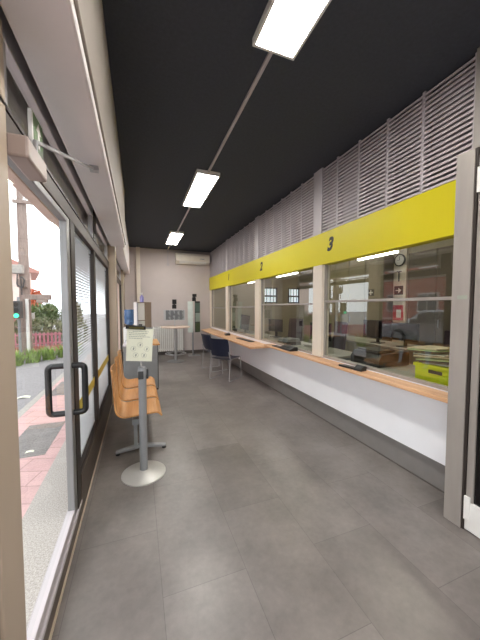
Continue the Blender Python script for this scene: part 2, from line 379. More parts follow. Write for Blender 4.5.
# yellow fascia with window numbers
t = thing('fascia_sign', 'long bright yellow fascia band numbered 1, 2 and 3 above the service windows', 'sign', (2.22, 4.9, 2.03))
obj('yellow_band', B(2.195, 2.30, 1.275, YB, 2.03, 2.425), 'yellow', t)
Rt = Matrix(((0,0,-1),(-1,0,0),(0,1,0))).to_4x4()
def text_mb(s, size, sx=1.0, shear=0.0, bold=0.0, ext=0.001):
    cu = bpy.data.curves.new('tmp','FONT'); cu.body = s; cu.size = size; cu.align_x = 'CENTER'; cu.align_y = 'CENTER'
    cu.shear = shear; cu.offset = bold; cu.extrude = ext; cu.resolution_u = 4
    o = bpy.data.objects.new('tmp', cu); C.objects.link(o)
    dg = bpy.context.evaluated_depsgraph_get(); me = bpy.data.meshes.new_from_object(o.evaluated_get(dg))
    mb = MB(); mb.v = [Vector((v.co.x*sx, v.co.y, v.co.z)) for v in me.vertices]; mb.f = [tuple(p.vertices) for p in me.polygons]
    bpy.data.objects.remove(o); bpy.data.meshes.remove(me); return mb
for s, y in (('3', 2.79), ('2', 4.78), ('1', 6.78)):
    mb = text_mb(s, 0.21, 0.95, 0.28, 0.010)
    W = Matrix.Translation((2.1945, y, 2.248)) @ Rt
    mb.v = [W @ v for v in mb.v]
    obj('number', mb, 'black', t)

# louvre screen above the fascia
t = thing('louvre_screen', 'grey louvred screen with vertical posts between yellow fascia and dark ceiling', 'louvre', (2.25, 4.9, 2.43))
wide = [(2.97, 3.15), (4.93, 5.10), (6.88, 7.04)]
thin = [1.664, 2.008, 2.365, 2.70, 3.455, 3.75, 4.04, 4.33, 4.63, 5.42, 5.72, 6.02, 6.32, 6.62, 7.34, 7.65, 7.96, 8.27, 8.54]
edges = [(1.276, 1.30)] + [(y-0.013, y+0.013) for y in thin] + wide + [(8.78, 8.8)]; edges.sort()
for (a0, a1), (b0, b1) in zip(edges[:-1], edges[1:]):
    s = MB(); z = 2.44
    while z < ZC-0.02:
        s.prism([(2.218, z), (2.222, z), (2.225, z+0.014), (2.272, z+0.030), (2.272, z+0.033), (2.222, z+0.018), (2.218, z+0.018)], 'y', a1, b0); z += 0.0385
    obj('slat_panel', s, 'louvre', t)
for a, b in edges: obj('post', B(2.205 if b-a > 0.1 else 2.215, 2.30, a, b, 2.425, ZC-0.001), 'post', t, bevel=0.003)
obj('backing', B(2.30, 2.32, 1.276, YB, 2.425, ZC-0.001), 'louvback', t)
struct('wall_right_pier', MB().box(2.19, 2.32, 0.9, 1.275, 2.50, ZC-0.001).box(2.12, 2.32, 1.13, 1.27, 0, 2.5), 'alum')
struct('trim_17', B(2.02, 2.12, 1.165, 1.272, 0, 2.505), 'alum', bevel=0.003)
struct('trim_18', B(2.03, 2.06, 1.15, 1.165, 0, 2.505), 'darkbrown')
struct('trim_19', B(2.13, 2.32, -2.08, 0.9, 2.5, ZC-0.001), 'alum')

d = sthing('door_2', (2.06, 0.7, 0))
obj('stile', B(2.04, 2.08, 1.108, 1.148, 0.20, 2.25), 'alum', d, bevel=0.003)
obj('stile', B(2.04, 2.08, 0.22, 0.30, 0.20, 2.25), 'alum', d, bevel=0.003)
obj('bottom_rail', B(2.035, 2.085, 0.22, 1.148, 0.008, 0.20), 'white', d, bevel=0.003)
obj('top_rail', B(2.04, 2.08, 0.22, 1.148, 2.25, 2.46), 'white', d, bevel=0.003)
obj('pane', B(2.055, 2.065, 0.30, 1.108, 0.20, 2.25), 'darkglass', d)
for z in (0.10, 2.24):
    h = obj('hinge', MB().box(2.022, 2.036, 1.115, 1.149, z-0.02, z+0.14), 'white', d, bevel=0.003)

# white-tag sticker on the aluminium post
tag(obj('sticker', B(2.0185, 2.02, 1.175, 1.235, 1.548, 1.574), 'print_'), 'small grey sticker on the aluminium post right of the windows', 'sticker')

# counter tops
o = obj('service_counter', MB().prism([(2.08,1.285),(2.24,1.285),(2.24,4.40),(2.08,4.40)], 'z', 0.80, 0.835), 'counter', bevel=0.005)
tag(o, 'long narrow beech counter shelf along windows 2 and 3', 'counter')
o = obj('service_counter', MB().prism([(1.86,4.42),(1.83,4.45),(1.83,8.40),(1.86,8.43),(2.24,8.78),(2.24,4.42)], 'z', 0.755, 0.793), 'counter', bevel=0.005)
tag(o, 'deeper beech counter shelf at the far windows with the navy chairs', 'counter')

# counter devices
t = thing('card_reader', 'black card terminal with small upright pad on the near counter under window 3', 'card reader', (2.17, 2.3, 0.835))
obj('base', MB().at((2.15, 2.38, 0.835), 0.1).prism([(-0.05,0),(0.05,0),(0.05,0.012),(-0.05,0.022)], 'y', -0.10, 0.10), 'blackplastic', t, bevel=0.003)
obj('pad', MB().at((2.15, 2.22, 0.835), 0.1).prism([(-0.04,0),(0.04,0),(0.045,0.045),(0.015,0.055),(-0.04,0.02)], 'y', -0.05, 0.05), 'blackplastic', t, bevel=0.004)
obj('keys', MB().at((2.15, 2.22, 0.835), 0.1).prism([(-0.03,0.027),(0.005,0.05),(0.005,0.052),(-0.03,0.029)], 'y', -0.03, 0.03), 'darkgrey', t)
t = thing('document_scanner', 'low black device with a raised tray on counter under window 2', 'scanner', (2.15, 3.75, 0.835))
obj('body', MB().prism([(2.09,0.835),(2.225,0.835),(2.225,0.89),(2.18,0.90),(2.09,0.86)], 'y', 3.52, 3.84), 'blackplastic', t, bevel=0.004)
obj('tray', MB().box(2.095, 2.19, 3.86, 4.12, 0.835, 0.85), 'blackplastic', t, bevel=0.003)
obj('stylus', MB().tube([(2.12,3.60,0.88),(2.10,3.78,0.885)], 0.005, 6), 'darkgrey', t)
t = thing('signature_pad', 'thin black pen pad lying on deep counter beside the corner', 'signature pad', (2.1, 5.4, 0.793))
obj('pad', MB().at((2.10,5.45,0.793), 0.05).box(-0.05,0.05,-0.42,0.30,0,0.014), 'blackplastic', t, bevel=0.003)
obj('screen', MB().at((2.10,5.45,0.793), 0.05).box(-0.035,0.035,-0.36,0.1,0.014,0.016), 'darkgrey', t)
t = thing('card_reader', 'small black card terminal on deep counter below window 1 post', 'card reader', (2.08, 6.45, 0.793))
obj('base', MB().at((2.07,6.5,0.793), -0.2).prism([(-0.06,0),(0.06,0),(0.06,0.05),(-0.06,0.02)], 'y', -0.14, 0.14), 'blackplastic', t, bevel=0.003)
obj('keys', MB().at((2.07,6.5,0.793), -0.2).prism([(-0.04,0.026),(0.03,0.0435),(0.03,0.046),(-0.04,0.029)], 'y', -0.1, 0.02), 'darkgrey', t)

# ------------------------------------------------------------------ ceiling lights and conduit
names = ['nearest the entrance, cut by the picture top', 'over the middle of the hall', 'farthest from the entrance near the air conditioner']
for i, y0 in enumerate((0.50, 3.55, 6.60)):
    t = thing('ceiling_light', 'lit rectangular ceiling light panel '+names[i], 'ceiling light', (0.885, y0+0.62, ZC-0.08), 0, 'rectangular ceiling lights')
    x0, x1, y1 = 0.73, 1.04, y0+1.24
    obj('frame', MB().box(x0,x1,y0,y0+0.018,ZC-0.05,ZC).box(x0,x1,y1-0.018,y1,ZC-0.05,ZC).box(x0,x0+0.018,y0+0.018,y1-0.018,ZC-0.05,ZC).box(x1-0.018,x1,y0+0.018,y1-0.018,ZC-0.05,ZC), 'white', t, bevel=0.002)
    obj('diffuser', B(x0+0.018,x1-0.018,y0+0.018,y1-0.018,ZC-0.045,ZC-0.03), 'light', t)
for i, (a, b) in enumerate(((1.74, 3.55), (4.79, 6.60), (7.84, YB))):
    tag(obj('cable_conduit', (B(0.872, 0.898, a, b, ZC-0.018, ZC) if i < 2 else B(0.872, 0.898, a, b-0.022, ZC-0.018, ZC).box(0.872,0.898,b-0.022,b-0.002,ZC-0.42,ZC).box(0.85,0.92,b-0.04,b-0.002,ZC-0.5,ZC-0.42)), 'post'),
        ['thin grey ceiling conduit between the nearest two light panels', 'thin grey ceiling conduit between the middle and farthest light panels', 'short grey conduit running from farthest light down the back wall'][i], 'conduit', 'ceiling cable conduits')

# ------------------------------------------------------------------ back wall objects
t = thing('air_conditioner', 'long ivory wall air conditioner unit high on the back wall', 'air conditioner', (1.58, YB, 2.79))
obj('casing', MB().prism([(YB-.002,2.83),(YB-0.14,2.83),(YB-0.215,2.90),(YB-0.225,3.07),(YB-0.18,3.14),(YB-.002,3.14)], 'x', 1.10, 2.16), 'offwhite', t, bevel=0.012)
obj('air_flap', MB().at((1.63,YB-0.185,2.862),0,math.radians(-43)).box(-0.42,0.42,-0.05,0.05,-0.006,0.004), 'white', t, bevel=0.002)
obj('display', B(1.85,1.98,YB-0.2285,YB-0.223,2.97,2.99), 'greymetal', t)

t = thing('radiator', 'white ribbed column radiator on the back wall behind the tall table', 'radiator', (0.85, YB-0.08, 0.12))
x = 0.42
while x < 1.27:
    obj('column', MB().box(x, x+0.042, YB-0.14, YB-0.03, 0.12, 0.89), 'radiator', t, bevel=0.012); x += 0.0607
obj('header_pipe', MB().tube([(0.42,YB-0.07,0.18),(1.29,YB-0.07,0.18)],0.02,8), 'radiator', t)
obj('header_pipe', MB().tube([(0.42,YB-0.07,0.83),(1.29,YB-0.07,0.83)],0.02,8), 'radiator', t)
obj('valve', MB().tube([(1.29,YB-0.07,0.18),(1.34,YB-0.07,0.18),(1.34,YB-0.07,0.0)],0.014,8), 'greymetal', t)

tx, ty = 0.95, 7.62
t = thing('high_table', 'tall round writing table with pale top and steel foot ring', 'table', (tx, ty, 0))
obj('base', MB().lathe([(0.23,0),(0.23,0.012),(0.05,0.03),(0.04,0.05)], (tx,ty,0), 32), 'greymetal', t, smooth=True)
obj('pole', MB().lathe([(0.038,0.03),(0.038,0.93)], (tx,ty,0), 20), 'silver', t, smooth=True)
obj('tabletop', MB().lathe([(0.375,0.925),(0.39,0.932),(0.39,0.952),(0.38,0.96)], (tx,ty,0), 40), 'tablewood', t, smooth=True)
ring = MB().tube([(tx+0.27*math.cos(a*PI/16), ty+0.27*math.sin(a*PI/16), 0.22) for a in range(32)], 0.012, 8, closed=True)
for a in range(3):
    an = a*2*PI/3+0.4; ring.tube([(tx+0.03*math.cos(an),ty+0.03*math.sin(an),0.16),(tx+0.27*math.cos(an),ty+0.27*math.sin(an),0.22)],0.009,8)
obj('foot_ring', ring, 'silver', t, smooth=True)
t = thing('table_notice', 'small horizontal notice frame with a black device on top standing on high table', 'sign holder', (tx, ty, 0.96))
obj('stem', MB().tube([(tx-0.02,ty,0.96),(tx-0.02,ty,1.42)],0.013,10), 'silver', t, smooth=True)
obj('frame', MB().at((tx-0.02,ty-0.03,1.268),-0.12).box(-0.29,0.27,-0.012,0.012,-0.14,0.14), 'silver', t, bevel=0.003)
pr = MB().at((tx-0.02,ty-0.03,1.268),-0.12)
for r in range(9):
    for c in range(4):
        w_ = random.uniform(0.06, 0.125)
        pr.box(-0.23+c*0.118, -0.23+c*0.118+w_, -0.0135, -0.012, 0.105-r*0.028, 0.122-r*0.028)
obj('display_card', MB().at((tx-0.02,ty-0.03,1.268),-0.12).box(-0.24,0.25,-0.0128,-0.012,-0.125,0.13), 'greymetal', t)
obj('printed_notice', pr, 'darkgrey', t)
obj('device', MB().at((tx-0.03,ty,1.44)).box(-0.055,0.055,-0.03,0.03,0,0.11).box(-0.05,0.06,-0.03,0.03,0.125,0.25).box(-0.02,0.02,-0.02,0.02,0.1,0.13), 'blackplastic', t, bevel=0.008)

t = thing('brochure_stand', 'pole mounted brochure holder with glossy side panel at the back wall', 'brochure stand', (1.6, 8.36, 0))
obj('base', MB().box(1.42,1.76,8.22,8.48,0,0.014), 'greymetal', t, bevel=0.004)
obj('pole', MB().tube([(1.56,8.36,0.012),(1.56,8.36,0.74)],0.024,12), 'greymetal', t, smooth=True)
obj('side_panel', MB().at((1.52,8.33,0.72),-0.35).box(-0.10,0.06,-0.10,-0.085,0,0.93), mat('frosted_acrylic',(196,206,202),0.25,var=0.06), t, bevel=0.003)
obj('pocket_panel', MB().at((1.66,8.33,0.72),0.4).box(-0.08,0.10,-0.06,-0.04,0,0.94), 'darkgrey', t, bevel=0.003)
for k, c in enumerate((mat('leaflet_green',(70,86,60),0.4), mat('leaflet_grey',(150,164,158),0.4), mat('leaflet_dark',(90,110,104),0.4))):
    obj('brochure', MB().at((1.66,8.33,0.74+k*0.30),0.4).box(-0.07,0.09,-0.075,-0.061,0,0.27), c, t)
obj('device', MB().at((1.60,8.33,1.66)).box(-0.06,0.05,-0.04,0.04,0,0.12).box(-0.05,0.07,-0.04,0.04,0.13,0.22).box(-0.02,0.02,-0.02,0.02,0.1,0.15), 'blackplastic', t, bevel=0.008)

t = thing('leaflet_cabinet', 'tall white and brown leaflet cabinet beside the water cooler', 'cabinet', (0.12, 7.05, 0), 0.0)
A = dict(loc=(0.148, 7.0, 0), rotz=math.radians(35))
obj('body', MB().at(**A).box(-0.215,0.0,0.0,0.12,0,1.60), 'white', t, bevel=0.004)
obj('side_panel', MB().at((0.148,7.0,0), math.radians(18)).box(0.004,0.165,0.0,0.02,0.0,1.605), 'kiosk_brown', t, bevel=0.003)
for z in (0.3, 0.72, 1.16, 1.585): obj('shelf', MB().at(**A).box(-0.215,0.0,-0.03,0.0,z,z+0.015), 'kiosk_brown', t)
obj('edge_strip', MB().at(**A).box(-0.215,-0.203,-0.032,0.0,0,1.585), 'greymetal', t)
obj('slot', MB().at(**A).box(-0.17,-0.08,-0.006,0.0,0.93,1.08), 'darkgrey', t)
t = thing('sanitizer_bottle', 'lavender pump bottle standing on top of the leaflet cabinet', 'bottle', (0.10, 7.15, 1.605))
obj('bottle', MB().lathe([(0.04,0),(0.045,0.02),(0.045,0.13),(0.02,0.16),(0.018,0.18)], (0.09,7.13,1.603), 16), 'lav', t, smooth=True)
obj('pump', MB().lathe([(0.012,0),(0.012,0.03),(0.02,0.032),(0.02,0.05)], (0.09,7.13,1.783), 12).tube([(0.09,7.13,1.825),(0.045,7.10,1.82)],0.007,6), 'white', t)

t = thing('water_cooler', 'water cooler with a blue bottle near the far left corner', 'water cooler', (-0.19, 7.45, 0))
obj('body', MB().box(-0.345,-0.04,7.32,7.6,0,0.98), 'white', t, bevel=0.02)
obj('bottle', MB().lathe([(0.05,0),(0.055,0.05),(0.125,0.10),(0.125,0.18),(0.118,0.2),(0.125,0.22),(0.125,0.38),(0.118,0.40),(0.125,0.42),(0.12,0.45)], (-0.205,7.46,0.975), 24), 'bluewater', t, smooth=True)
obj('tap', MB().tube([(-0.19,7.32,0.82),(-0.19,7.27,0.82),(-0.19,7.27,0.78)],0.012,8), 'blackplastic', t)

# writing desk unit behind the bench
t = thing('writing_desk', 'grey side-panelled desk with a wooden top behind the row of seats', 'desk', (0.04, 5.35, 0))
obj('top_edge', B(-0.262, 0.12, 5.098, 5.9, 0.80, 0.825), 'post', t, bevel=0.008)
obj('front_panel', B(-0.25, 0.315, 5.1, 5.13, 0.03, 0.80), 'greymetal', t, bevel=0.006)
obj('side_panel', B(0.29, 0.33, 5.13, 5.9, 0.03, 0.80), 'darkgrey', t, bevel=0.004)
obj('side_panel', B(-0.25, -0.22, 5.13, 5.9, 0.03, 0.80), 'greymetal', t, bevel=0.004)
obj('desktop', B(0.122, 0.36, 5.14, 5.95, 0.80, 0.828), 'ply', t, bevel=0.006)
for xf in (-0.24, 0.285): obj('foot', B(xf,xf+0.04,5.12,5.9,0,0.03), 'darkgrey', t)

# ------------------------------------------------------------------ beam bench with three plywood shells
t = thing('beam_bench', 'row of three beech plywood seats on a grey steel beam by the window', 'bench', (0.0, 3.6, 0))
prof = smooth_path([(0.215, 0.385), (0.175, 0.43), (-0.02, 0.42), (-0.205, 0.405), (-0.262, 0.88)], 0.11, 7)
prof = [(p.x, p.y) for p in [Vector((q[0], q[1], 0)) for q in prof]]
def shell(yc):
    mb = MB(); ny = 6; n = len(prof); w = 0.225; vs = []; fs = []
    for j in range(ny+1):
        v = -1+2*j/ny
        for (px, pz) in prof:
            dish = 0.012*v*v
            topn = max(0, (pz-0.66)/0.22); wid = w*(1-0.16*topn*topn)
            vs.append((px + (0.02*v*v if pz > 0.5 else 0), yc+v*wid, pz+(dish if pz < 0.5 else 0)))
    N = len(vs); off = 0.014
    vs2 = []
    for j in range(ny+1):
        for i, (px, pz) in enumerate(prof):
            a = prof[max(i-1,0)]; b = prof[min(i+1,n-1)]
            tx_, tz_ = b[0]-a[0], b[1]-a[1]; l = math.hypot(tx_, tz_)
            nx, nz = -tz_/l, tx_/l      # lower / rear side
            p = vs[j*n+i]; vs2.append((p[0]+nx*off, p[1], p[2]+nz*off))
    allv = vs+vs2
    for j in range(ny):
        for i in range(n-1):
            a, b, c, dd = j*n+i, j*n+i+1, (j+1)*n+i+1, (j+1)*n+i
            fs.append((a,b,c,dd)); fs.append((N+dd,N+c,N+b,N+a))
    for i in range(n-1):
        fs.append((i, N+i, N+i+1, i+1)); k = ny*n; fs.append((k+i+1, N+k+i+1, N+k+i, k+i))
    for j in range(ny):
        fs.append((j*n, (j+1)*n, N+(j+1)*n, N+j*n)); k = n-1; fs.append((N+j*n+k, N+(j+1)*n+k, (j+1)*n+k, j*n+k))
    mb.add(allv, fs); return mb
for yc in (3.08, 3.60, 4.12):
    s = obj('seat_shell', shell(yc), 'ply', t, smooth=True)
    obj('seat_bracket', MB().box(-0.12,0.10,yc-0.04,yc+0.04,0.37,0.398), 'greymetal', t, bevel=0.004)
obj('beam', B(-0.075,-0.01,2.90,4.34,0.31,0.37), 'greymetal', t, bevel=0.006)
for y in (2.97, 4.22):
    l = obj('leg', MB().box(-0.062,-0.026,y-0.022,y+0.022,0.05,0.315), 'greymetal', t, bevel=0.005)
    ft = obj('foot', MB().prism([(-0.235,0.018),(-0.235,0.04),(0,0.085),(0.255,0.04),(0.255,0.018),(0.0,0.045)], 'y', y-0.025, y+0.025), 'greymetal', t, bevel=0.005)
    for xx in (-0.215, 0.235): obj('glide', MB().lathe([(0.022,0),(0.022,0.02)], (xx,y,0), 12), 'blackplastic', t)

# ------------------------------------------------------------------ belt barrier post with notice
sx, sy = 0.025, 2.56
t = thing('barrier_post', 'silver belt barrier post on round base in front of the bench', 'barrier post', (sx, sy, 0))
obj('base', MB().lathe([(0.19,0),(0.19,0.008),(0.18,0.014),(0.06,0.026),(0.045,0.04)], (sx,sy,0), 48), mat('base_metal',(196,194,190),0.4,0.3,var=0.03), t, smooth=True)
obj('pole', MB().lathe([(0.034,0.03),(0.034,0.89)], (sx,sy,0), 24), 'greymetal', t, smooth=True)
obj('belt_head', MB().lathe([(0.036,0.89),(0.038,0.90),(0.038,0.945),(0.034,0.955),(0.034,0.965)], (sx,sy,0), 24), 'greymetal', t, smooth=True)
cl = obj('belt_clip', MB().at((sx,sy,0)).box(0.032,0.052,-0.015,0.02,0.86,0.945).box(-0.035,0.01,-0.042,-0.034,0.865,0.935), 'darkgrey', t, bevel=0.004)
obj('stem', MB().tube([(sx,sy,0.96),(sx-0.012,sy-0.005,1.018)],0.007,8), 'chrome', t)
t = thing('notice_board', 'cream printed notice clipped upright above the silver barrier post', 'sign', (sx, sy, 1.0))
Xs = Matrix.Translation((0.008, 2.545, 1.168)) @ Euler((math.radians(9), math.radians(4), math.radians(-6))).to_matrix().to_4x4()
def SB():
    m = MB(); m.X = Xs; return m
obj('backing_board', SB().box(-0.105,0.105,0.002,0.008,-0.15,0.15), 'white', t)
obj('sheet', SB().box(-0.108,0.108,-0.001,0.002,-0.152,0.150), 'paper', t)
pr = SB()
for r, (a, b) in enumerate(((-0.06,0.07), (-0.09,0.06), (-0.09,0.045), (-0.09,0.088), (-0.09,0.02))):
    x = a; z = 0.115-r*0.0155
    while x < b:
        w_ = random.uniform(0.006, 0.02); pr.box(x, min(b, x+w_), -0.002, -0.001, z, z+0.005); x += w_+0.004
obj('printed_lines', pr, 'print_', t)
for k in range(5):
    an = PI/2+k*2*PI/5; cx, cz = 0.005+0.058*math.cos(an), -0.055+0.052*math.sin(an)
    ic = SB(); n = 24; vs = []; fs = []
    for i in range(n):
        c_, s_ = math.cos(2*PI*i/n), math.sin(2*PI*i/n)
        vs += [(cx+0.0225*c_, -0.0018, cz+0.0225*s_), (cx+0.0208*c_, -0.0018, cz+0.0208*s_)]
        j = (i+1)%n; fs.append((2*i, 2*j, 2*j+1, 2*i+1))
    ic.add(vs, fs)
    ic.add([(cx-0.006,-0.0018,cz-0.012),(cx+0.004,-0.0018,cz-0.012),(cx+0.009,-0.0018,cz+0.010),(cx-0.002,-0.0018,cz+0.012)], [(0,1,2,3)])
    obj('icon', ic, 'print_', t)
obj('clip', SB().box(-0.118,0.045,-0.014,0.014,0.138,0.168), 'blackplastic', t, bevel=0.003)
obj('clip_tab', SB().box(-0.09,0.03,-0.018,-0.0142,0.145,0.160), 'olive', t)
obj('clip_arm', SB().box(0.045,0.10,-0.006,0.004,0.148,0.156), 'greymetal', t)

# ------------------------------------------------------------------ navy sled chairs
def navy_chair(label):
    t = thing('visitor_chair', label, 'chair', (0,0,0), 0, 'navy visitor chairs at the counter')
    # local: faces +x, width along y
    st = MB()
    n = 8; vs = []; fs = []
    prof_s = smooth_path([(0.23,0,0.43),(0.19,0,0.455),(-0.16,0,0.435),(-0.20,0,0.45)],0.04,4)
    for side in (0, 1):
        for p in prof_s:
            for j in range(n+1):
                v = -1+2*j/n; vs.append((p.x, v*0.225*(1-0.12*max(0,(0.0-p.x)/0.2)), p.z-side*0.012+0.01*v*v))
    m_ = len(prof_s); N = m_*(n+1)
    for i in range(m_-1):
        for j in range(n):
            a,b,c,d_ = i*(n+1)+j, i*(n+1)+j+1, (i+1)*(n+1)+j+1, (i+1)*(n+1)+j
            fs += [(a,b,c,d_), (N+d_,N+c,N+b,N+a)]
    for j in range(n):
        fs.append((j, N+j, N+j+1, j+1)); k = (m_-1)*(n+1); fs.append((k+j+1, N+k+j+1, N+k+j, k+j))
    for i in range(m_-1):
        a, b = i*(n+1), (i+1)*(n+1); fs.append((b, N+b, N+a, a)); a += n; b += n; fs.append((a, N+a, N+b, b))
    st.add(vs, fs)
    obj('seat', st, 'navy', t, smooth=True)
    bk = MB(); vs = []; fs = []
    pb = [(-0.195,0.50),(-0.225,0.56),(-0.245,0.66),(-0.262,0.76),(-0.285,0.84),(-0.295,0.862)]
    for side in (0, 1):
        for (px, pz) in pb:
            for j in range(n+1):
                v = -1+2*j/n
                wv = 0.225*(0.96+0.04*math.sin((pz-0.5)/0.36*PI))
                edge = 0.03 if pz > 0.85 and abs(v) > 0.9 else 0
                vs.append((px-side*0.014+0.045*v*v-0.02, v*wv, pz-edge*0.3))
    m_ = len(pb); N = m_*(n+1)
    for i in range(m_-1):
        for j in range(n):
            a,b,c,d_ = i*(n+1)+j, i*(n+1)+j+1, (i+1)*(n+1)+j+1, (i+1)*(n+1)+j
            fs += [(a,b,c,d_), (N+d_,N+c,N+b,N+a)]
    for j in range(n):
        fs.append((j, N+j, N+j+1, j+1)); k = (m_-1)*(n+1); fs.append((k+j+1, N+k+j+1, N+k+j, k+j))
    for i in range(m_-1):
        a, b = i*(n+1), (i+1)*(n+1); fs.append((b, N+b, N+a, a)); a += n; b += n; fs.append((a, N+a, N+b, b))
    bk.add(vs, fs)
    obj('backrest', bk, 'navy', t, smooth=True)
    for s in (-1, 1):
        y = s*0.235
        p = smooth_path([(-0.235,s*0.215,0.60),(-0.20,y,0.45),(0.20,y,0.445),(0.24,y,0.012),(-0.25,y,0.012),(-0.205,y,0.44)],0.03,4)
        obj('leg_frame', MB().tube(p, 0.0085, 8), 'chrome', t, smooth=True)
    obj('cross_bar', MB().tube([(-0.13,-0.235,0.425),(-0.13,0.235,0.425)],0.008,8).tube([(0.13,-0.235,0.425),(0.13,0.235,0.425)],0.008,8), 'chrome', t, smooth=True)
    return t
c1 = navy_chair('navy plastic sled chair nearer the camera, turned toward the deep counter')
c1.location = (1.70, 5.44, 0); c1.rotation_euler = (0,0,math.radians(40))
c2 = copy_tree(c1); c2['label'] = 'navy plastic sled chair farther back, partly behind the nearer navy chair'
c2.location = (1.72, 6.32, 0); c2.rotation_euler = (0,0,math.radians(14))

# ------------------------------------------------------------------ office behind the counter
struct('wall_office_back', B(5.6, 5.7, 0.9, YB, 0, ZC), 'officewall')
struct('wall_office_far', MB().box(2.34,4.13,YB,YB+0.1,0,ZC).box(4.13,5.75,YB,YB+0.1,0,1.62).box(4.13,5.75,YB,YB+0.1,2.17,ZC).box(4.68,5.12,YB,YB+0.1,1.62,2.17), 'officewall')
struct('wall_office_near', B(2.34, 5.7, 0.9, 1.0, 0, ZC), 'officewall')
struct('trim_20', MB().box(5.50,5.60,4.40,4.72,0,ZC-0.001), 'cream')
struct('trim_21', MB().box(5.3,5.6,6.9,7.2,0,ZC-0.001), 'officewall')
for i, (a, b) in enumerate(((4.13,4.68),(5.12,5.6))):
    w = sthing(f'window_{13+i}', ((a+b)/2, YB, 1.62))
    obj('pane', B(a,b,YB+0.05,YB+0.06,1.62,2.17), 'daylight', w)
    f = MB().box(a,b,YB-0.01,YB+0.02,1.62,1.66).box(a,b,YB-0.01,YB+0.02,2.13,2.17).box(a,a+0.05,YB-0.01,YB+0.02,1.66,2.13).box(b-0.05,b,YB-0.01,YB+0.02,1.66,2.13).box(a,b,YB-0.01,YB+0.02,1.84,1.90)
    for k in range(1,4): f.box(a+(b-a)*k/4-0.008, a+(b-a)*k/4+0.008, YB-0.005, YB+0.015, 1.66, 2.13)
    obj('window_frame', f, 'darkgrey', w)
# built-in cabinets along office back wall
for i, (a, b) in enumerate(((4.75,5.30),(5.30,5.85),(5.85,6.4),(6.4,6.88))):
    t = thing('tall_cabinet', 'tall olive brown cabinet along the office back wall, '+['beside the pale pilaster','second from the pale pilaster','third from the pale pilaster','fourth from the pale pilaster'][i], 'cabinet', (5.4,(a+b)/2,0), 0, 'tall office cabinets')
    obj('carcass', B(5.25,5.59,a+0.004,b-0.004,0,2.75), 'officedark', t, bevel=0.004)
    dr = obj('door', B(5.232,5.25,a+0.012,b-0.012,0.05,2.74), mat('cabinet_door',(128+i*4,120+i*4,100),0.5), t, bevel=0.003)
    obj('handle', MB().box(5.215,5.232,b-0.07,b-0.055,1.1,1.25), 'greymetal', dr)
for i, (a, b) in enumerate(((3.0,3.6),(3.6,4.2))):
    t = thing('tall_cabinet', 'dark brown tall office cabinet '+['right of the wall clock, nearer the post','immediately right of the pale pilaster'][i], 'cabinet', (5.45,(a+b)/2,0), 0, 'tall office cabinets')
    obj('carcass', B(5.3,5.59,a+0.004,b-0.004,0,2.6), 'officedark', t, bevel=0.004)
    dr = obj('door', B(5.282,5.30,a+0.012,b-0.012,0.05,2.59), mat('cabinet_door_dark',(86,78,66),0.5), t, bevel=0.003)
    obj('handle', MB().box(5.265,5.282,b-0.07,b-0.055,1.1,1.25), 'greymetal', dr)
# clock, signs
t = thing('wall_clock', 'round wall clock with dark rim on the pale office pilaster', 'clock', (5.49, 4.56, 2.42))
mb = MB(); mb.X = Matrix.Translation((5.498,4.56,2.53)) @ Euler((0,-PI/2,0)).to_matrix().to_4x4()
mb.lathe([(0.135,0.0),(0.135,0.03),(0.115,0.035),(0.115,0.02)], (0,0,0), 32); obj('rim', mb, 'blackplastic', t, smooth=True)
mb = MB(); mb.X = Matrix.Translation((5.478,4.56,2.53)) @ Euler((0,-PI/2,0)).to_matrix().to_4x4()
mb.lathe([(0.113,0.0),(0.113,0.002)], (0,0,0), 32); obj('dial', mb, 'white', t)
obj('hands', MB().box(5.472,5.475,4.555,4.565,2.53,2.61).box(5.472,5.475,4.56,4.62,2.526,2.534), 'black', t)
t = thing('pendulum_ornament', 'thin dark hanging ornament on the pilaster under the wall clock', 'ornament', (5.49,4.58,2.1))
obj('bar', MB().box(5.485,5.499,4.52,4.64,2.27,2.29), 'blackplastic', t)
obj('drop', MB().box(5.485,5.499,4.57,4.59,2.06,2.27), 'blackplastic', t)
def small_sign(y, z, w_, h, x, label, m='white'):
    t = thing('safety_sign', label, 'sign', (x, y, z-h/2), 0)
    obj('plate', B(x-0.008, x-0.001, y-w_/2, y+w_/2, z-h/2, z+h/2), m, t)
    return t
t = small_sign(4.58, 1.86, 0.22, 0.2, 5.5, 'black and white arrow sign low on the pale pilaster', 'blackplastic')
obj('arrow', MB().prism([(4.65,1.85),(4.58,1.85),(4.58,1.80),(4.51,1.86),(4.58,1.92),(4.58,1.87),(4.65,1.87)], 'x', 5.489, 5.4915), 'white', t)
t = small_sign(5.10, 1.83, 0.18, 0.16, 5.232, 'small dark sign with white cross on the cabinet door', 'blackplastic')
obj('cross', MB().box(5.2215,5.2238,5.04,5.16,1.82,1.84).box(5.2215,5.2238,5.09,5.11,1.77,1.89), 'white', t)
t = small_sign(4.58, 1.36, 0.26, 0.34, 5.5, 'red framed safety sign under the arrow sign', 'red')
obj('symbol', B(5.489,5.4915,4.50,4.62,1.25,1.43), 'white', t)
struct('trim_22', MB().box(2.34,2.36,1.0,YB,0.60,0.80), 'officewall')

